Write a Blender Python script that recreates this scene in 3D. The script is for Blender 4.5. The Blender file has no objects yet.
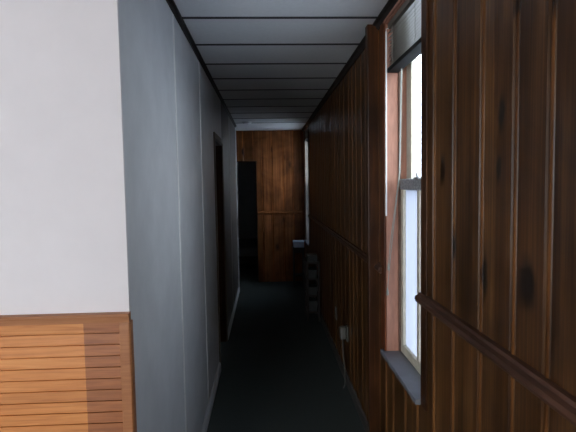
import bpy, bmesh, math, random
from mathutils import Matrix, Vector
random.seed(7)
S = bpy.context.scene
C = S.collection
PI = math.pi

# ------------------------------------------------------------------ dimensions (metres)
XL, XR = -0.40, 0.585        # corridor side walls
H = 2.29                     # ceiling
YC = 1.41                    # white wall that faces the front room
YE = 7.40                    # panelled end wall
YB = -3.4                    # rear wall of the front room
XW = -2.9                    # outer wall of the front room

# ------------------------------------------------------------------ materials
def nt(name):
    m = bpy.data.materials.new(name); m.use_nodes = True
    n = m.node_tree; b = n.nodes['Principled BSDF']
    return m, n, b
def node(n, t, **k):
    x = n.nodes.new(t)
    for a, v in k.items():
        if a in x.inputs.keys() if isinstance(a, str) else False: x.inputs[a].default_value = v
        else: setattr(x, a, v)
    return x
def ramp(n, stops):
    r = n.nodes.new('ShaderNodeValToRGB'); e = r.color_ramp.elements
    while len(e) < len(stops): e.new(0.5)
    for i, (p, c) in enumerate(stops):
        e[i].position = p; e[i].color = (*c, 1)
    return r
def mix(n, a, b, f, mode='MIX'):
    x = n.nodes.new('ShaderNodeMix'); x.data_type = 'RGBA'; x.blend_type = mode
    for s, v in ((6, a), (7, b), (0, f)):
        if hasattr(v, 'links'): n.links.new(v, x.inputs[s])
        else: x.inputs[s].default_value = (*v, 1) if isinstance(v, tuple) else v
    return x.outputs[2]
def bump(n, b, h, strength=.2, dist=.003):
    u = n.nodes.new('ShaderNodeBump'); u.inputs['Strength'].default_value = strength; u.inputs['Distance'].default_value = dist
    n.links.new(h, u.inputs['Height']); n.links.new(u.outputs[0], b.inputs['Normal'])
def coords(n, scale, loc=(0, 0, 0)):
    t = n.nodes.new('ShaderNodeTexCoord'); m = n.nodes.new('ShaderNodeMapping')
    m.inputs['Scale'].default_value = scale; m.inputs['Location'].default_value = loc
    n.links.new(t.outputs['Object'], m.inputs[0]); return m.outputs[0]
def noise(n, co, scale=1, detail=4, rough=.55, dist=0):
    x = n.nodes.new('ShaderNodeTexNoise'); x.inputs['Scale'].default_value = scale; x.inputs['Detail'].default_value = detail
    x.inputs['Roughness'].default_value = rough; x.inputs['Distortion'].default_value = dist
    n.links.new(co, x.inputs['Vector']); return x.outputs[0]

def plain(name, col, rough=.6, var=.12, scale=25, bstr=.1, spec=.4, metal=0, stretch=(1, 1, 1)):
    m, n, b = nt(name)
    co = coords(n, stretch)
    f = noise(n, co, scale, 5)
    r = ramp(n, [(.3, tuple(c*(1-var) for c in col)), (.7, tuple(min(1, c*(1+var)) for c in col))])
    n.links.new(f, r.inputs[0]); n.links.new(r.outputs[0], b.inputs['Base Color'])
    b.inputs['Roughness'].default_value = rough; b.inputs['Specular IOR Level'].default_value = spec
    b.inputs['Metallic'].default_value = metal
    if bstr: bump(n, b, f, bstr, .002)
    return m

def pine(name, dark, mid, light, knots=(), axis='Y', rough=.3, vor=True, grain=(9, 9, .55)):
    """varnished board: grain runs along Z; 'plank' attribute shifts the pattern and tone board by board"""
    m, n, b = nt(name)
    at = n.nodes.new('ShaderNodeAttribute'); at.attribute_name = 'plank'
    tc = n.nodes.new('ShaderNodeTexCoord')
    off = n.nodes.new('ShaderNodeVectorMath'); off.operation = 'MULTIPLY_ADD'
    n.links.new(at.outputs['Color'], off.inputs[0]); off.inputs[1].default_value = (9, 9, 31); n.links.new(tc.outputs['Object'], off.inputs[2])
    mp = n.nodes.new('ShaderNodeMapping'); mp.inputs['Scale'].default_value = grain; n.links.new(off.outputs[0], mp.inputs[0])
    g1 = noise(n, mp.outputs[0], 1.3, 3, .5, 1.6)
    mp2 = n.nodes.new('ShaderNodeMapping'); mp2.inputs['Scale'].default_value = (grain[0]*11, grain[1]*11, grain[2]*2.5); n.links.new(off.outputs[0], mp2.inputs[0])
    g2 = noise(n, mp2.outputs[0], 1.0, 4, .6, .3)
    r = ramp(n, [(.36, dark), (.52, mid), (.68, light)])
    ad = n.nodes.new('ShaderNodeMath'); ad.operation = 'MULTIPLY_ADD'
    n.links.new(g2, ad.inputs[0]); ad.inputs[1].default_value = .55
    h = n.nodes.new('ShaderNodeMath'); h.operation = 'MULTIPLY'; n.links.new(g1, h.inputs[0]); h.inputs[1].default_value = .5
    n.links.new(h.outputs[0], ad.inputs[2]); n.links.new(ad.outputs[0], r.inputs[0])
    col = r.outputs[0]
    tone = n.nodes.new('ShaderNodeMapRange'); n.links.new(at.outputs['Fac'], tone.inputs[0]); tone.inputs[3].default_value = .62; tone.inputs[4].default_value = 1.35
    col = mix(n, col, tone.outputs[0], 1.0, 'MULTIPLY')
    wa_ = n.nodes.new('ShaderNodeAttribute'); wa_.attribute_name = 'bead_highlight'
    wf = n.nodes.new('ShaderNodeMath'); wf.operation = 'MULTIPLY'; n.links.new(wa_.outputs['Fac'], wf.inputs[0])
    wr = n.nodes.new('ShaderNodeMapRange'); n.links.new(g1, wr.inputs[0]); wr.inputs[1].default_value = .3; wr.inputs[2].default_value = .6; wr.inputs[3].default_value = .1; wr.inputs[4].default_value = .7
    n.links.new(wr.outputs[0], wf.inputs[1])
    col = mix(n, col, (light[0]*1.3, light[1]*1.05, light[2]*.8), wf.outputs[0])  # bead highlight painted into the colour as lighter orange
    blot = noise(n, tc.outputs['Object'], 3.2, 3, .6, .5)
    br = n.nodes.new('ShaderNodeMapRange'); n.links.new(blot, br.inputs[0]); br.inputs[1].default_value = .3; br.inputs[2].default_value = .7; br.inputs[3].default_value = .55; br.inputs[4].default_value = 1.35
    col = mix(n, col, br.outputs[0], 1.0, 'MULTIPLY')
    kc = (.008, .004, .002)
    if vor:
        mk = n.nodes.new('ShaderNodeMapping'); mk.inputs['Scale'].default_value = (4.2, 4.2, 2.1); n.links.new(off.outputs[0], mk.inputs[0])
        v = n.nodes.new('ShaderNodeTexVoronoi'); v.inputs['Scale'].default_value = 1.0; n.links.new(mk.outputs[0], v.inputs['Vector'])
        mr = n.nodes.new('ShaderNodeMapRange'); mr.interpolation_type = 'SMOOTHSTEP'; n.links.new(v.outputs['Distance'], mr.inputs[0])
        mr.inputs[1].default_value = .07; mr.inputs[2].default_value = .2; mr.inputs[3].default_value = .9; mr.inputs[4].default_value = 0
        col = mix(n, col, kc, mr.outputs[0])
    if knots:
        wn = n.nodes.new('ShaderNodeTexNoise'); wn.inputs['Scale'].default_value = 14; n.links.new(tc.outputs['Object'], wn.inputs['Vector'])
        wa = n.nodes.new('ShaderNodeVectorMath'); wa.operation = 'MULTIPLY_ADD'
        n.links.new(wn.outputs['Color'], wa.inputs[0]); wa.inputs[1].default_value = (.03, .03, .05); n.links.new(tc.outputs['Object'], wa.inputs[2])
        for (ky, kz, ra, rb) in knots:
            ra, rb = ra*1.35, rb*1.1
            k = n.nodes.new('ShaderNodeMapping'); k.vector_type = 'POINT'
            k.inputs['Location'].default_value = (0, -(ky+.015)/ra, -(kz+.025)/rb); k.inputs['Scale'].default_value = (0, 1/ra, 1/rb)
            n.links.new(wa.outputs[0], k.inputs[0])
            ln = n.nodes.new('ShaderNodeVectorMath'); ln.operation = 'LENGTH'; n.links.new(k.outputs[0], ln.inputs[0])
            mr = n.nodes.new('ShaderNodeMapRange'); mr.interpolation_type = 'SMOOTHSTEP'; n.links.new(ln.outputs['Value'], mr.inputs[0])
            mr.inputs[1].default_value = .45; mr.inputs[2].default_value = 1.35; mr.inputs[3].default_value = .97; mr.inputs[4].default_value = 0
            col = mix(n, col, kc, mr.outputs[0])
    n.links.new(col, b.inputs['Base Color'])
    b.inputs['Roughness'].default_value = rough; b.inputs['Specular IOR Level'].default_value = .2
    bump(n, b, g2, .12, .002)
    return m

# knots seen on the window wall: (y, z, half width, half height)
KN = [(1.60, 1.53, .016, .05), (1.20, 1.66, .013, .045), (1.21, 1.53, .011, .03), (.98, 1.88, .010, .05), (1.07, 1.26, .030, .055),
      (1.13, 1.90, .012, .03), (1.28, 1.24, .013, .06), (1.5, 1.30, .013, .04), (2.95, 1.75, .02, .05), (3.6, 1.3, .02, .04), (1.02, .9, .02, .05)]
M = {}
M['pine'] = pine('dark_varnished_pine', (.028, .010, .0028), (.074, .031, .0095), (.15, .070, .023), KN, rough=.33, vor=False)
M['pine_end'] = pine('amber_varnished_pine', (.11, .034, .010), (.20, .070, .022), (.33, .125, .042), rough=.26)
M['pine_trim'] = pine('dark_pine_moulding', (.022, .008, .0030), (.042, .015, .005), (.08, .030, .010), rough=.38, vor=False)
M['rail'] = pine('brown_rail_wood', (.035, .016, .010), (.060, .028, .017), (.095, .045, .028), rough=.35, vor=False, grain=(9, .55, 9))
M['red_pine'] = pine('reddish_casing_wood', (.05, .014, .005), (.11, .033, .012), (.18, .060, .022), rough=.35, vor=False)
M['jamb'] = plain('pinkish_brown_jamb', (.42, .205, .14), .6, .18, 18, .15, stretch=(3, 3, .6))
M['white_wall'] = plain('warm_white_painted_panel', (.80, .765, .77), .7, .018, 9, .25, .2)
M['grey_panel'] = plain('grey_painted_panel', (.62, .63, .645), .36, .07, 7, .12, .35)
M['batten'] = plain('pale_grey_strip', (.86, .86, .84), .45, .06, 30, .05)
M['ceiling'] = plain('pale_ceiling_board', (.78, .79, .80), .75, .03, 60, .3, .2)
M['ceiling_line'] = plain('dark_ceiling_strip', (.028, .030, .034), .6, .15, 30, 0)
M['crown'] = plain('dark_crown_wood', (.022, .018, .016), .55, .2, 30, .05)
M['carpet'] = plain('dark_grey_green_carpet', (.064, .076, .072), .95, .35, 260, .8, .08)
M['sill'] = plain('grey_painted_sill', (.17, .18, .20), .5, .10, 14, .15)
M['sash'] = plain('cream_painted_sash', (.62, .58, .46), .55, .12, 22, .15)
M['sash_dark'] = plain('weathered_brown_sash', (.14, .085, .06), .6, .25, 22, .2)
M['meeting'] = plain('dusty_grey_rail', (.32, .33, .34), .8, .5, 90, .6)
M['vinyl'] = plain('pale_vinyl', (.62, .61, .58), .4, .04, 30, 0)
M['blind'] = plain('aluminium_blind', (.14, .125, .105), .45, .06, 30, 0, .5)
M['blind_dark'] = plain('dark_blind_rail', (.022, .022, .022), .8, .1, 30, 0, .1)
M['cord'] = plain('pale_cord', (.30, .30, .26), .8, .1, 60, 0)
M['wand'] = plain('clear_pale_wand', (.80, .80, .80), .25, .03, 30, 0)
M['pale_trim'] = plain('pale_door_trim', (.55, .53, .50), .5, .08, 20, .1)
M['door'] = plain('brown_door_skin', (.10, .05, .032), .5, .2, 12, .1, stretch=(5, 5, .5))
M['plate'] = plain('ivory_plastic', (.13, .13, .115), .4, .05, 30, 0)
M['black'] = plain('black_plastic', (.02, .02, .022), .5, .1, 30, 0)
M['stand'] = plain('dark_stained_wood', (.028, .02, .017), .5, .2, 20, .1, stretch=(5, 5, .6))
M['grey_box'] = plain('pale_blue_grey_card', (.30, .35, .42), .6, .06, 20, .05)
M['dull_box'] = plain('dull_grey_card', (.06, .068, .068), .7, .1, 20, .05)
M['detector'] = plain('white_plastic', (.80, .81, .82), .4, .02, 20, 0)
M['blanket'] = plain('grey_blanket', (.30, .32, .35), .9, .15, 40, .4)
M['snow'] = plain('pale_frosty_ground', (.40, .42, .45), .9, .08, 3, .3)
M['siding'] = plain('outer_siding', (.62, .64, .66), .7, .05, 4, .1)
M['wains'] = None

def wainscot_mat(name, a, b_, c):
    m, n, b = nt(name)
    at = n.nodes.new('ShaderNodeAttribute'); at.attribute_name = 'plank'
    tc = n.nodes.new('ShaderNodeTexCoord')
    off = n.nodes.new('ShaderNodeVectorMath'); off.operation = 'MULTIPLY_ADD'
    n.links.new(at.outputs['Color'], off.inputs[0]); off.inputs[1].default_value = (17, 5, 0); n.links.new(tc.outputs['Object'], off.inputs[2])
    mp = n.nodes.new('ShaderNodeMapping'); mp.inputs['Scale'].default_value = (3.0, 8, 60); n.links.new(off.outputs[0], mp.inputs[0])
    g = noise(n, mp.outputs[0], 1.6, 5, .6, .7)
    r = ramp(n, [(.3, a), (.52, b_), (.75, c)]); n.links.new(g, r.inputs[0])
    tone = n.nodes.new('ShaderNodeMapRange'); n.links.new(at.outputs['Fac'], tone.inputs[0]); tone.inputs[3].default_value = .9; tone.inputs[4].default_value = 1.1
    n.links.new(mix(n, r.outputs[0], tone.outputs[0], 1.0, 'MULTIPLY'), b.inputs['Base Color'])
    b.inputs['Roughness'].default_value = .5; bump(n, b, g, .1, .001)
    return m
M['wains'] = wainscot_mat('orange_oak_boards', (.50, .160, .032), (.63, .235, .054), (.71, .31, .085))
M['wains_dark'] = wainscot_mat('unfaded_oak_boards', (.22, .066, .016), (.36, .118, .031), (.45, .165, .048))
M['wains_trim'] = wainscot_mat('oak_trim', (.28, .100, .032), (.36, .140, .048), (.43, .18, .066))

def glass_mat(name, tint, frost):
    m, n, b = nt(name); n.nodes.remove(b)
    o = n.nodes['Material Output']
    tr = n.nodes.new('ShaderNodeBsdfTransparent'); tr.inputs[0].default_value = (*tint, 1)
    gl = n.nodes.new('ShaderNodeBsdfGlossy'); gl.inputs['Roughness'].default_value = .05; gl.inputs[0].default_value = (1, 1, 1, 1)
    lw = n.nodes.new('ShaderNodeLayerWeight'); lw.inputs[0].default_value = .5
    fr = n.nodes.new('ShaderNodeMath'); fr.operation = 'POWER'; n.links.new(lw.outputs['Facing'], fr.inputs[0]); fr.inputs[1].default_value = 5.0
    mx = n.nodes.new('ShaderNodeMixShader'); n.links.new(fr.outputs[0], mx.inputs[0]); n.links.new(tr.outputs[0], mx.inputs[1]); n.links.new(gl.outputs[0], mx.inputs[2])
    out = mx.outputs[0]
    if frost:
        tl = n.nodes.new('ShaderNodeBsdfTranslucent'); tl.inputs[0].default_value = (.36, .375, .41, 1)
        co = coords(n, (1, 14, 1.2)); f = noise(n, co, 2.0, 3)
        mr = n.nodes.new('ShaderNodeMapRange'); n.links.new(f, mr.inputs[0]); mr.inputs[1].default_value = .35; mr.inputs[2].default_value = .65
        mr.inputs[3].default_value = frost-.05; mr.inputs[4].default_value = min(1, frost+.02)
        m2 = n.nodes.new('ShaderNodeMixShader'); n.links.new(mr.outputs[0], m2.inputs[0]); n.links.new(out, m2.inputs[1]); n.links.new(tl.outputs[0], m2.inputs[2]); out = m2.outputs[0]
    n.links.new(out, o.inputs[0])
    return m
M['glass'] = glass_mat('clear_window_glass', (.95, .98, 1), 0)
M['film'] = glass_mat('filmed_window_glass', (.80, .87, 1), .98)

# ------------------------------------------------------------------ mesh helpers
def B(): return bmesh.new()
def box(bm, x0, x1, y0, y1, z0, z1, bev=0):
    t = bmesh.new()
    bmesh.ops.create_cube(t, size=1, matrix=Matrix.Translation(((x0+x1)/2, (y0+y1)/2, (z0+z1)/2)) @ Matrix.Diagonal((abs(x1-x0), abs(y1-y0), abs(z1-z0), 1)))
    if bev: bmesh.ops.bevel(t, geom=t.edges[:], offset=bev, segments=2, affect='EDGES', profile=.6)
    join(bm, t)
def join(bm, t):
    me = bpy.data.meshes.new('t'); t.to_mesh(me); bm.from_mesh(me); bpy.data.meshes.remove(me); t.free()
def tube(bm, pts, r, seg=8):
    pts = [Vector(p) for p in pts]; rings = []
    up = Vector((0, 1, .01)).normalized()
    for i, p in enumerate(pts):
        d = (pts[min(i+1, len(pts)-1)]-pts[max(i-1, 0)]).normalized()
        a = d.cross(up if abs(d.dot(up)) < .95 else Vector((1, 0, 0))).normalized(); b = d.cross(a).normalized()
        rr = r[i] if isinstance(r, (list, tuple)) else r
        rings.append([bm.verts.new(p+a*rr*math.cos(2*PI*k/seg)+b*rr*math.sin(2*PI*k/seg)) for k in range(seg)])
    for q, w in zip(rings, rings[1:]):
        for k in range(seg): bm.faces.new((q[k], q[(k+1) % seg], w[(k+1) % seg], w[k]))
    bm.faces.new(rings[0][::-1]); bm.faces.new(rings[-1])
def lathe(bm, c, prof, seg=28):
    rings = []
    for r, z in prof:
        rings.append([bm.verts.new((c[0]+r*math.cos(2*PI*k/seg), c[1]+r*math.sin(2*PI*k/seg), c[2]+z)) for k in range(seg)])
    for q, w in zip(rings, rings[1:]):
        for k in range(seg): bm.faces.new((q[k], q[(k+1) % seg], w[(k+1) % seg], w[k]))
    bm.faces.new(rings[0]); bm.faces.new(rings[-1])
def extrude_profile(bm, prof, a, b, axis):
    """prof: closed list of 2-D points; extruded along axis from a to b"""
    def P(u, v, t):
        return {'Y': (u, t, v), 'X': (t, u, v), 'Z': (u, v, t)}[axis]
    A = [bm.verts.new(P(u, v, a)) for u, v in prof]; Bv = [bm.verts.new(P(u, v, b)) for u, v in prof]
    n = len(prof)
    for i in range(n): bm.faces.new((A[i], A[(i+1) % n], Bv[(i+1) % n], Bv[i]))
    bm.faces.new(A); bm.faces.new(Bv)
def obj(name, bm, mat, parent=None, smooth=False, planks=None, bead_highlight=None):
    bmesh.ops.recalc_face_normals(bm, faces=bm.faces[:])
    me = bpy.data.meshes.new(name); bm.to_mesh(me); bm.free()
    me.materials.append(mat)
    if smooth:
        for p in me.polygons: p.use_smooth = True
    at = me.attributes.new('plank', 'FLOAT_COLOR', 'CORNER')
    if planks is None: v = .5
    for p in me.polygons:
        if planks: v = planks(p.center)
        for li in p.loop_indices: at.data[li].color = (v, (v*7.3) % 1, (v*3.7) % 1, 1)
    if bead_highlight:
        w_ = me.attributes.new('bead_highlight', 'FLOAT', 'FACE')
        for i, p in enumerate(me.polygons): w_.data[i].value = bead_highlight(p.center)
    o = bpy.data.objects.new(name, me); C.objects.link(o)
    if parent:
        o.parent = parent
        o.matrix_parent_inverse = Matrix.Identity(4)
        o.location = -parent.location if parent.type == 'EMPTY' else (0, 0, 0)
    return o
def struct(o): o['kind'] = 'structure'; return o
def tag(o, label, cat, group=None):
    o['label'] = label; o['category'] = cat
    if group: o['group'] = group
    return o
def thing(name, label, cat, loc, group=None):
    o = bpy.data.objects.new(name, None); C.objects.link(o); o.location = loc; o.empty_display_size = .1
    return tag(o, label, cat, group)
def empty_struct(name, loc):
    o = bpy.data.objects.new(name, None); C.objects.link(o); o.location = loc; o['kind'] = 'structure'; return o

# ------------------------------------------------------------------ board walls
def boards(bounds, t0, t1):
    """front profile (t, d): d>0 stands proud of the wall; beaded tongue-and-groove joints"""
    pts = [(t0, 0)]
    for b in bounds:
        for dt, d in ((-.0250, 0), (-.0225, -.0035), (-.0200, .0005), (-.0155, .0030), (-.0110, .0030), (-.0070, 0), (-.0040, -.0085), (.0040, -.0085), (.0075, 0)):
            if t0+.001 < b+dt < t1-.001: pts.append((b+dt, d))
    pts.append((t1, 0)); return pts
def board_piece(bm, fixed, sign, t0, t1, z0, z1, bounds, thick, axis):
    """axis 'Y': board wall running along Y at x=fixed, facing sign*X; 'X' likewise"""
    pts = boards(bounds, t0, t1)
    ring = [(t, fixed+sign*d) for t, d in pts] + [(t1, fixed-sign*thick), (t0, fixed-sign*thick)]
    prof = [(f, t) for t, f in ring] if axis == 'Y' else [(t, f) for t, f in ring]
    extrude_profile(bm, prof, z0, z1, 'Z')
# right-hand wall: board joints as in the photograph near the camera, then random widths
joints = [1.687, 1.509, 1.315, 1.138, .995, .84, .66, .51, .33, .16, -.02, -.17, -.36, -.52]
y = 1.687
rj = []
while y < 7.3:
    y += random.choice([.14, .165, .185, .20]); rj.append(y)
y = -.52
while y > YB+.2:
    y -= random.choice([.14, .165, .185]); joints.append(y)
RJ = sorted(joints+rj)
def plank_of(js, key):
    rnd = random.Random(3); vals = [rnd.random() for _ in range(len(js)+2)]
    def f(c):
        t = getattr(c, key); i = 0
        while i < len(js) and js[i] < t: i += 1
        return vals[i]
    return f
ZS, ZT = .665, 2.25           # window sill and head
W1 = (1.80, 2.35); W2 = (6.58, 7.13); W4 = (-1.60, -.70)
bm = B(); TH = .13
for (a, b, z0, z1) in ((YB, W4[0], 0, H), (W4[0], W4[1], 0, ZS-.022), (W4[0], W4[1], ZT, H), (W4[1], W1[0], 0, H), (W1[0], W1[1], 0, ZS-.022), (W1[0], W1[1], ZT, H), (W1[1], W2[0], 0, H), (W2[0], W2[1], 0, ZS-.022), (W2[0], W2[1], ZT, H), (W2[1], YE+3.0, 0, H)):
    board_piece(bm, XR, -1, a, b, z0, z1, RJ, TH, 'Y')
def bead(js, key):      # highlight on the rounded bead of each board edge, painted as lighter wood
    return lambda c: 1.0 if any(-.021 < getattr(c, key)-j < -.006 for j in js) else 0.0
struct(obj('wall_right', bm, M['pine'], planks=plank_of(RJ, 'y'), bead_highlight=bead(RJ, 'y')))

# end wall with the doorway on its left
EJ = []
x = -1.3
for w in [.17, .15, .19, .14, .17, .165, .15, .13, .15, .17, .15, .16, .17]:
    x += w; EJ.append(x)
bm = B(); DX0, DX1, DZ = -.86, -.125, 1.84
board_piece(bm, YE, -1, -1.6, DX0, 0, H, EJ, .09, 'X')
board_piece(bm, YE, -1, DX0, DX1, DZ, H, EJ, .09, 'X')
board_piece(bm, YE, -1, DX1, XR, 0, H, EJ, .09, 'X')
struct(obj('wall_end', bm, M['pine_end'], planks=plank_of(EJ, 'x'), bead_highlight=bead(EJ, 'x')))

# left corridor wall (grey panels) with a door opening
D1 = (3.93, 4.62); D1Z = 1.87; YLE = 6.80
bm = B()
box(bm, XL-.09, XL, YC+.012, D1[0], 0, H); box(bm, XL-.09, XL, D1[0], D1[1], D1Z, H)
wl = struct(obj('wall_left', bm, M['grey_panel']))
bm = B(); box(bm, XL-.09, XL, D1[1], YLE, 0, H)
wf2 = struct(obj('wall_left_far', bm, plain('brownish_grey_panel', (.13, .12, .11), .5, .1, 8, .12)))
for yb in (2.27, 3.13, 5.60):
    bm = B(); box(bm, XL-.002, XL+.004, yb-.011, yb+.011, .07, H-.028, .0015); obj('joint_strip', bm, M['batten'] if yb < 4 else M['pale_trim'], wl if yb < 4 else wf2)
# white wall facing the front room
bm = B(); box(bm, XW, XL+.001, YC, YC+.012, 0, H); box(bm, XW, XL-.09, YC+.012, YC+.09, 0, H)
struct(obj('wall_front_room', bm, M['white_wall']))
# thin ragged paint edge at the corner
# rest of the shell
bm = B(); box(bm, XW-.1, XW, YB-.1, YC+.1, 0, H); struct(obj('wall_west', bm, M['white_wall']))
bm = B(); RW = (-2.8, -1.1, .75, 2.05)
box(bm, XW-.1, RW[0], YB-.1, YB, 0, H); box(bm, RW[1], XR+TH, YB-.1, YB, 0, H)
box(bm, RW[0], RW[1], YB-.1, YB, 0, RW[2]); box(bm, RW[0], RW[1], YB-.1, YB, RW[3], H)
struct(obj('wall_rear', bm, M['white_wall']))
bm = B(); box(bm, -1.7, -1.6, YLE-1.0, YE+3.1, 0, H); box(bm, -1.6, XL-.09, YLE-.10, YLE, 0, H); box(bm, -1.7, XR+TH, YE+3.0, YE+3.1, 0, H)
struct(obj('wall_far_room', bm, M['grey_panel']))
bm = B(); box(bm, XW-.1, XR+TH, YB-.1, YE+3.1, -.06, 0); struct(obj('floor', bm, M['carpet']))
bm = B(); box(bm, XW-.1, XR+TH, YB-.1, YE+3.1, H, H+.08); ce = struct(obj('ceiling', bm, M['ceiling']))
yb = 2.40
while yb < 6.9:
    bm = B(); box(bm, XL, XR, yb-.012, yb+.012, H-.003, H+.004, .001); obj('ceiling_strip', bm, M['ceiling_line'], ce); yb += .452
# crown strips
def cove(x, s, w, h): return [(x, H), (x+s*w, H), (x+s*w, H-.006), (x+s*w*.55, H-h*.35), (x+s*.008, H-h*.85), (x+s*.008, H-h), (x, H-h)]
bm = B(); extrude_profile(bm, cove(XL, 1, .022, .022), YC+.012, YLE, 'Y'); struct(obj('trim_1', bm, M['crown']))
bm = B(); extrude_profile(bm, cove(XR, -1, .032, .030), YB, W1[0]-.07, 'Y'); extrude_profile(bm, cove(XR, -1, .032, .030), W1[0]-.07, 2.50, 'Y'); extrude_profile(bm, cove(XR, -1, .032, .030), 2.56, YE, 'Y')
struct(obj('trim_2', bm, M['crown']))
# baseboards
def base(x, s): return [(x, 0), (x+s*.014, 0), (x+s*.014, .055), (x+s*.009, .066), (x+s*.004, .07), (x, .07)]
bm = B(); extrude_profile(bm, base(XR, -1), YB, 2.50, 'Y'); extrude_profile(bm, base(XR, -1), 2.56, YE, 'Y')
struct(obj('baseboard_right', bm, plain('dusty_baseboard', (.07, .065, .06), .6, .2, 20, .1)))
bm = B(); extrude_profile(bm, base(XL, 1), YC+.012, D1[0]-.05, 'Y'); extrude_profile(bm, base(XL, 1), D1[1]+.05, YLE, 'Y')
struct(obj('baseboard_left', bm, M['grey_panel']))
# full height post beyond the near window
bm = B(); box(bm, .527, XR+.004, 2.50, 2.555, 0, H, .004)
tag(obj('corner_post', bm, M['pine_trim']), 'narrow brown floor to ceiling wooden post beyond the near window', 'post')
# pale strip capping the end of the grey wall
bm = B(); box(bm, XL-.10, XL+.010, YLE, YLE+.016, 0, H-.001, .002); box(bm, XL, XL+.010, YLE-.055, YLE, 0, H-.024, .002)
struct(obj('trim_3', bm, M['detector']))
# doorway lining in the end wall
bm = B(); box(bm, DX1-.014, DX1, YE-.006, YE+.09, 0, DZ, .002); box(bm, DX0, DX0+.014, YE-.006, YE+.09, 0, DZ, .002); box(bm, DX0+.014, DX1-.014, YE-.006, YE+.09, DZ-.014, DZ, .002)
struct(obj('trim_4', bm, M['pine_trim']))

# ------------------------------------------------------------------ wainscot on the white wall
wz = 1.138
wt = thing('wainscot', 'orange horizontal board wainscot under the white wall', 'wainscot', (-1.6, YC, 0))
def hboards(x0, x1, name, mat):
    pitch = .0332; prof = []; z = wz-.027; zs = []
    yf = YC-.010
    pts = [(yf, z)]
    while z > .07:
        z2 = z-pitch
        pts += [(yf, z2+.0045), (yf+.002, z2+.0030), (yf+.0065, z2+.0022), (yf+.0065, z2+.0006), (yf+.0015, z2)]; z = z2; zs.append(z2)
    pts += [(YC+.003, z), (YC+.003, wz-.027)]
    b = B(); extrude_profile(b, pts, x0, x1, 'X')
    zz = zs[::-1]; rnd = random.Random(5); vals = [rnd.random() for _ in range(len(zz)+3)]
    def f(c):
        i = 0
        while i < len(zz) and zz[i] < c.z: i += 1
        return vals[i]
    obj(name, b, mat, wt, planks=f)
XD = -.527
hboards(XW, XD, 'faded_boards', M['wains']); hboards(XD, XL-.026, 'dark_boards', M['wains_dark'])
wt.children[1]['label'] = 'darker unfaded boards beside the corner'
bm = B(); extrude_profile(bm, [(YC+.003, wz-.027), (YC-.016, wz-.027), (YC-.018, wz-.008), (YC-.026, wz-.005), (YC-.026, wz-.001), (YC-.023, wz), (YC+.003, wz)], XW, XL+.004, 'X')
obj('cap_rail', bm, M['wains_trim'], wt)
bm = B(); box(bm, XL-.026, XL+.004, YC-.016, YC+.004, 0, wz-.027, .003); box(bm, XL+.0005, XL+.006, YC-.012, YC+.016, 0, wz-.027, .002)
obj('corner_trim', bm, M['wains_trim'], wt)

# ------------------------------------------------------------------ chair rails on the dark wall
RZ = 1.058
def railprof(x, s): return [(x, RZ-.026), (x+s*.010, RZ-.026), (x+s*.014, RZ-.018), (x+s*.026, RZ-.012), (x+s*.030, RZ-.002), (x+s*.028, RZ+.009), (x+s*.017, RZ+.014), (x+s*.013, RZ+.022), (x, RZ+.024)]
for (a, b, lab) in ((W4[1]+.08, W1[0]+.006, 'brown chair rail on the dark boards nearest the camera, ending at the bright window'),
                    (2.405, 2.499, 'short stub of chair rail between the bright window and the narrow post'),
                    (2.556, W2[0]-.04, 'dark chair rail running down the corridor beyond the narrow post')):
    bm = B(); extrude_profile(bm, railprof(XR, -1), a, b, 'Y')
    tag(obj('chair_rail', bm, M['rail']), lab, 'rail')
bm = B(); extrude_profile(bm, [(YE-(XR-u), v) for u, v in railprof(XR, -1)], DX1+.002, XR-.03, 'X')
tag(obj('chair_rail', bm, M['pine_end']), 'chair rail across the amber end wall, right of the dark doorway', 'rail')

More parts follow.
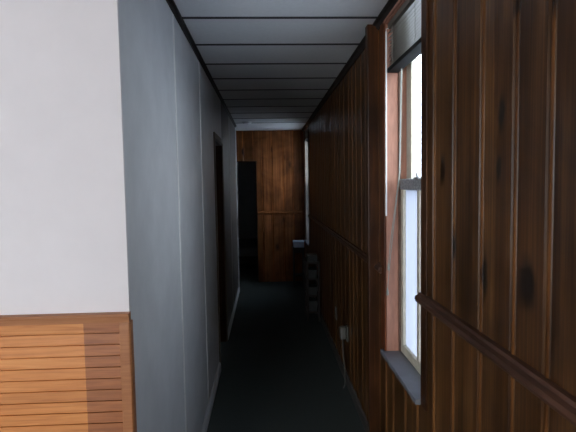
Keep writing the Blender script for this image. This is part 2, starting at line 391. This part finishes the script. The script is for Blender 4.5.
# ------------------------------------------------------------------ windows
def window(name, y0, y1, dusty):
    """double-hung window in the right-hand wall"""
    w = empty_struct(name, (XR, (y0+y1)/2, ZS))
    b = B()          # jambs and head lining
    box(b, XR-.002, XR+TH, y1-.006, y1+.004, ZS, ZT); box(b, XR-.002, XR+TH, y0-.004, y0+.006, ZS, ZT)
    box(b, XR-.002, XR+TH, y0+.006, y1-.006, ZT-.010, ZT+.003)
    obj('window_frame', b, M['jamb'] if dusty else plain('dull_cream_jamb', (.26, .235, .20), .6, .15, 18, .1), w)
    b = B()          # stops, hold the lower sash
    box(b, XR+.055, XR+.064, y1-.020, y1-.006, ZS, ZT-.01, .002); box(b, XR+.055, XR+.064, y0+.006, y0+.020, ZS, ZT-.01, .002)
    obj('window_stop', b, M['sash_dark'], w)
    b = B(); ya, yb = y1+.002, y1+.075
    box(b, XR-.011, XR-.0005, ya, min(yb, YE-.18), ZS-.02, H-.031, .003); obj('casing', b, M['red_pine'], w)
    b = B(); box(b, XR-.009, XR-.0005, y0-.062, y0-.001, ZS-.02, H-.031, .003); obj('casing', b, M['pine_trim'], w)
    b = B(); box(b, XR-.012, XR-.0005, y0, y1+.001, ZT-.004, H-.031, .002); obj('head_casing', b, M['jamb'], w)
    b = B(); box(b, XR-.0275, XR+TH, y0+.0005, y1-.0005, ZS-.022, ZS, .004); box(b, XR-.0275, XR-.0115, y1-.006, y1+.03, ZS-.022, ZS, .004); obj('window_sill', b, M['sill'], w)
    zm = 1.497       # meeting rail
    # lower (inner) sash
    s = B(); xa, xb = XR+.065, XR+.092
    box(s, xa, xb, y1-.055, y1-.007, ZS+.001, zm, .003); box(s, xa, xb, y0+.007, y0+.038, ZS+.001, zm, .003)
    box(s, xa, xb, y0+.038, y1-.055, ZS+.001, ZS+.045, .003)
    ls = obj('lower_sash', s, M['sash'], w)
    ym = (y0+y1)/2; s = B(); box(s, xa+.002, xb-.002, ym-.016, ym+.016, ZS+.045, zm-.03, .004); obj('muntin', s, M['sash'], ls)
    s = B(); box(s, XR+.078, XR+.081, y0+.036, y1-.036, ZS+.043, zm-.03); obj('window_pane', s, M['film'], ls)
    # upper (outer) sash
    s = B(); xa, xb = XR+.095, XR+.121
    box(s, xa, xb, y1-.085, y1-.007, zm-.03, ZT-.01, .003); box(s, xa, xb, y0+.007, y0+.038, zm-.03, ZT-.01, .003)
    box(s, xa, xb, y0+.038, y1-.085, ZT-.05, ZT-.01, .003)
    us = obj('upper_sash', s, M['sash'], w)
    s = B(); box(s, XR+.108, XR+.111, y0+.036, y1-.036, zm, ZT-.048); obj('window_pane', s, M['glass'], us)
    s = B(); box(s, XR+.060, XR+.094, y0+.007, y1-.007, zm-.038, zm+.014, .006); box(s, XR+.094, XR+.118, y0+.007, y1-.007, zm-.03, zm+.006, .004)
    obj('meeting_rail', s, M['meeting'], w)
    s = B(); box(s, XR+.056, XR+.084, ym-.03, ym+.03, zm+.012, zm+.020, .003); tube(s, [(XR+.066, ym, zm+.018), (XR+.060, ym-.008, zm+.030), (XR+.056, ym-.02, zm+.034)], .006)
    obj('sash_lock', s, M['meeting'], w)
    return w
window('window_1', *W1, True)
window('window_2', *W2, False)
window('added_window', *W4, False)  # unseen window behind the camera, added to light the grey left wall
# rear window of the front room (behind the camera)
w = empty_struct('window_3', ((RW[0]+RW[1])/2, YB, RW[2]))
b = B()
for (a, c_) in ((RW[0], RW[0]+.05), ((RW[0]+RW[1])/2-.03, (RW[0]+RW[1])/2+.03), (RW[1]-.05, RW[1])): box(b, a, c_, YB-.07, YB-.03, RW[2], RW[3], .004)
for (a, c_) in ((RW[2], RW[2]+.05), (1.42, 1.46), (RW[3]-.05, RW[3])): box(b, RW[0]+.05, RW[1]-.05, YB-.065, YB-.035, a, c_, .004)
fo = obj('window_frame', b, M['vinyl'], w)
b = B(); box(b, RW[0]+.03, RW[1]-.03, YB-.052, YB-.048, RW[2]+.03, RW[3]-.03); obj('window_pane', b, M['glass'], fo)

# ------------------------------------------------------------------ venetian blinds (raised)
def blind(y0, y1, zbot, label, cords=True):
    t = thing('venetian_blind', label, 'blind', (XR+.03, (y0+y1)/2, ZT-.012))
    a, b_ = y0+.014, y1-.014
    b = B(); box(b, XR+.004, XR+.050, a, b_, ZT-.036, ZT-.0105, .002); obj('head_rail', b, M['blind'], t)
    n = 12; top = ZT-.052; bot = zbot+.030
    for i in range(n):
        f = i/(n-1); z = top-(top-bot)*(f**.8)
        b = B(); segs = 6; rows = []
        for k in range(segs+1):
            u = k/segs; xx = XR+.003+.050*u; zz = z+.004*math.sin(PI*u)+(u-.5)*.012
            rows.append([b.verts.new((xx, a, zz)), b.verts.new((xx, b_, zz)), b.verts.new((xx, b_, zz+.0009)), b.verts.new((xx, a, zz+.0009))])
        for p, q in zip(rows, rows[1:]):
            for j in range(4): b.faces.new((p[j], p[(j+1) % 4], q[(j+1) % 4], q[j]))
        b.faces.new(rows[0]); b.faces.new(rows[-1])
        obj('slat', b, M['blind'], t)
    b = B(); box(b, XR+.000, XR+.056, a, b_, zbot, zbot+.020, .004); obj('bottom_rail', b, M['blind_dark'], t)
    for yy in (a+.09, b_-.09):
        b = B(); tube(b, [(XR+.0015, yy, zbot+.012), (XR+.0015, yy, top+.012)], .0011); obj('ladder_cord', b, M['cord'], t)
    if cords:
        b = B(); yw = b_-.012; tube(b, [(XR-.006, yw, ZT-.05), (XR-.007, yw, 1.9), (XR-.009, yw-.004, 1.335)], .0042); 
        tube(b, [(XR+.006, yw, ZT-.035), (XR-.006, yw, ZT-.038), (XR-.006, yw, ZT-.05)], .002)
        obj('tilt_wand', b, M['wand'], t)
        for (o1, o2, ze, dx) in ((.0, .0, .98, -.012), (.014, .03, 1.10, -.004)):
            b = B(); yy = b_-.10
            tube(b, [(XR+.046, yy+o1, ZT-.04), (XR+.044, yy+o1, 2.0), (XR+.040, yy+.02+o1, 1.54), (XR+.028, yy+.04+o1, 1.40), (XR+.012, yy+.065+o2, 1.2), (XR+dx+.008, yy+.085+o2*.3, ze)], .0019)
            lc = obj('lift_cord', b, M['cord'], t)
            b = B(); e = Vector((XR+dx+.008, yy+.085+o2*.3, ze)); tube(b, [e+Vector((0, 0, .004)), e-Vector((0, 0, .012)), e-Vector((0, 0, .03))], [.003, .006, .007]); obj('tassel', b, M['cord'], lc)
    return t
blind(*W1, 2.012, 'raised slatted blind with dark bottom rail in the near bright window')
blind(*W2, 2.10, 'raised blind at the top of the far window near the end wall', False)

# ------------------------------------------------------------------ side door of the corridor
d = empty_struct('door_1', (XL-.05, (D1[0]+D1[1])/2, 0))
b = B(); box(b, XL-.088, XL-.055, D1[0]+.016, D1[1]-.016, .008, D1Z-.016, .003)
leaf = obj('door_leaf', b, M['door'], d)
b = B(); yk = D1[0]+.08; tube(b, [(XL-.056, yk, .95), (XL-.040, yk, .95), (XL-.034, yk, .95), (XL-.020, yk, .95), (XL-.008, yk, .95)], [.024, .010, .012, .025, .018], 16); obj('door_knob', b, M['blind'], leaf, True)
b = B(); box(b, XL-.09, XL+.002, D1[0], D1[0]+.014, 0, D1Z, .002); box(b, XL-.09, XL+.002, D1[1]-.014, D1[1], 0, D1Z, .002); box(b, XL-.09, XL+.002, D1[0]+.014, D1[1]-.014, D1Z-.014, D1Z, .002)
obj('door_frame', b, M['pine_trim'], d)
b = B(); box(b, XL+.0005, XL+.010, D1[0]-.042, D1[0]+.004, 0, D1Z+.04, .003); box(b, XL+.0005, XL+.010, D1[1]-.004, D1[1]+.042, 0, D1Z+.04, .003); box(b, XL+.0005, XL+.010, D1[0]+.004, D1[1]-.004, D1Z-.004, D1Z+.04, .003)
obj('door_casing', b, plain('dull_brown_casing', (.13, .105, .075), .5, .15, 20, .1), d)

# ------------------------------------------------------------------ small things
dt = thing('smoke_detector', 'round white detector on the ceiling near the far end', 'smoke detector', (-.225, 6.36, H))
b = B(); lathe(b, (-.225, 6.36, H), [(.062, -.0005), (.064, -.010), (.062, -.014)]); obj('base_plate', b, M['detector'], dt)
b = B(); lathe(b, (-.225, 6.36, H), [(.056, -.0135), (.055, -.019), (.046, -.026), (.022, -.029), (.020, -.027), (.004, -.027)]); obj('cover', b, M['detector'], dt)

def outlet(yc, zc, label):
    t = thing('wall_outlet', label, 'outlet', (XR, yc, zc))
    b = B(); box(b, XR-.008, XR-.0003, yc-.036, yc+.036, zc-.057, zc+.057, .003); pl = obj('cover_plate', b, M['plate'], t)
    for dz in (.022, -.022):
        b = B(); box(b, XR-.0100, XR-.0065, yc-.016, yc+.016, zc+dz-.014, zc+dz+.014, .002)
        obj('socket', b, M['plate'], pl)
    return t
outlet(4.12, .385, 'small pale outlet low on the dark wall, farther of the two')
outlet(3.54, .385, 'pale outlet with a plug adapter low on the dark wall, nearer of the two')
pa = thing('plug_adapter', 'pale plug adapter with a hanging cord in the nearer wall outlet', 'plug', (XR-.03, 3.54, .40))
b = B(); box(b, XR-.058, XR-.0105, 3.505, 3.575, .345, .435, .012); obj('body', b, M['plate'], pa, True)
b = B(); tube(b, [(XR-.035, 3.54, .35), (XR-.036, 3.54, .30), (XR-.032, 3.53, .20), (XR-.024, 3.525, .10), (XR-.024, 3.52, .03), (XR-.03, 3.50, .006), (XR-.05, 3.44, .006)], .004); obj('cord', b, M['plate'], pa)

# narrow open rack against the right wall
rk = thing('shelf_rack', 'narrow dark open rack standing against the right wall', 'rack', (.485, 5.33, 0))
rx0, rx1, ry0, ry1 = .425, .563, 5.20, 5.48
for (px, py) in ((rx0, ry0), (rx1-.018, ry0), (rx0, ry1-.018), (rx1-.018, ry1-.018)):
    b = B(); box(b, px, px+.018, py, py+.018, 0, .66, .002); obj('leg', b, M['stand'], rk)
for z in (.09, .27, .45, .628):
    b = B(); box(b, rx0+.003, rx1-.003, ry0+.003, ry1-.003, z, z+.016, .002); obj('shelf', b, M['stand'], rk)
def carton(name, x0, x1, y0, y1, z0, z1, mat, label, cat, group=None):
    t = thing(name, label, cat, ((x0+x1)/2, (y0+y1)/2, z0), group)
    b = B(); box(b, x0, x1, y0, y1, z0, z1*.72+z0*.28, .003); obj('body', b, mat, t)
    b = B(); box(b, x0-.003, x1+.003, y0-.003, y1+.003, z1*.72+z0*.28, z1, .004); obj('lid', b, mat, t)
    return t
carton('box', .44, .545, 5.24, 5.42, .644, .715, M['dull_box'], 'dull grey box on top of the narrow dark rack', 'box')
carton('box', .45, .535, 5.23, 5.40, .466, .560, M['dull_box'], 'grey box on the upper inner shelf of the dark rack', 'box')
carton('box', .45, .540, 5.23, 5.40, .286, .370, M['dull_box'], 'grey box on the middle shelf of the dark rack', 'box')
carton('box', .45, .535, 5.23, 5.40, .106, .215, M['dull_box'], 'grey box on the bottom shelf of the dark rack', 'box')
# stand in the far corner
st = thing('plant_stand', 'small dark wooden stand in the far right corner', 'stand', (.46, 7.02, 0))
sx0, sx1, sy0, sy1 = .375, .545, 6.92, 7.14
b = B(); box(b, sx0, sx1, sy0, sy1, .555, .578, .004); obj('top', b, M['stand'], st)
b = B(); box(b, sx0+.015, sx1-.015, sy0+.012, sy0+.024, .50, .555); obj('apron', b, M['stand'], st); b = B(); box(b, sx0+.015, sx1-.015, sy1-.024, sy1-.012, .50, .555); obj('apron', b, M['stand'], st)
b = B(); box(b, sx0+.012, sx1-.012, sy0+.02, sy1-.02, .16, .175, .002); obj('shelf', b, M['stand'], st)
for (px, py) in ((sx0+.006, sy0+.006), (sx1-.026, sy0+.006), (sx0+.006, sy1-.026), (sx1-.026, sy1-.026)):
    b = B(); box(b, px, px+.02, py, py+.02, 0, .557, .003); obj('leg', b, M['stand'], st)
carton('box', .385, .535, 6.94, 7.12, .5785, .665, M['grey_box'], 'pale blue grey box on the small stand by the end wall', 'box')

# low bed glimpsed through the end doorway
bd = thing('bed', 'low bed with grey blanket dimly seen through the end doorway', 'bed', (-.75, 9.3, 0))
b = B(); box(b, -1.5, -.12, 8.75, 10.2, .06, .20, .01); obj('bed_base', b, M['stand'], bd)
for px in (-1.46, -.22):
    for py in (8.80, 10.10):
        b = B(); box(b, px, px+.06, py, py+.06, 0, .07); obj('leg', b, M['stand'], bd)
b = B(); box(b, -1.5, -.12, 8.75, 10.2, .20, .36, .05); obj('mattress', b, M['blanket'], bd, True)

# ------------------------------------------------------------------ outside
b = B(); box(b, -30, 40, -30, 40, -.75, -.60); struct(obj('ground', b, M['snow']))

# ------------------------------------------------------------------ light
wd = bpy.data.worlds.new('sky'); S.world = wd; wd.use_nodes = True
n = wd.node_tree; bg = n.nodes['Background']
tc = n.nodes.new('ShaderNodeTexCoord'); sp = n.nodes.new('ShaderNodeSeparateXYZ'); n.links.new(tc.outputs['Generated'], sp.inputs[0])
r = ramp(n, [(0, (.85, .91, 1.0)), (.5, (.88, .94, 1.0)), (1, (.76, .86, 1.0))]); n.links.new(sp.outputs[2], r.inputs[0]); n.links.new(r.outputs[0], bg.inputs[0])
bg.inputs[1].default_value = 9.0

def area(name, loc, target, sx, sy, power, col):
    l = bpy.data.lights.new(name, 'AREA'); l.shape = 'RECTANGLE'; l.size = sx; l.size_y = sy; l.energy = power; l.color = col
    o = bpy.data.objects.new(name, l); C.objects.link(o); o.location = loc
    o.rotation_euler = (Vector(target)-Vector(loc)).to_track_quat('-Z', 'Y').to_euler(); return o
# daylight entering through the rear window
area('daylight_rear_window', ((RW[0]+RW[1])/2, YB-.16, 1.40), ((RW[0]+RW[1])/2, 2, 1.25), 1.6, 1.2, 110, (1.0, .925, .885))

# ------------------------------------------------------------------ camera
cd = bpy.data.cameras.new('camera'); cam = bpy.data.objects.new('camera', cd); C.objects.link(cam)
cd.sensor_width = 36; cd.lens = 36*490/576; cd.clip_start = .02
R = Matrix.Rotation(math.radians(-2.57), 4, 'Z') @ Matrix.Rotation(math.radians(90-3.85), 4, 'X') @ Matrix.Rotation(math.radians(-.95), 4, 'Z')
cam.matrix_world = Matrix.Translation((0, 0, 1.5)) @ R
S.camera = cam
v = S.view_settings; S.display_settings.display_device = 'sRGB'
v.view_transform = 'Standard'; v.look = 'None'; v.exposure = 0.0; v.gamma = 1; v.use_curve_mapping = False
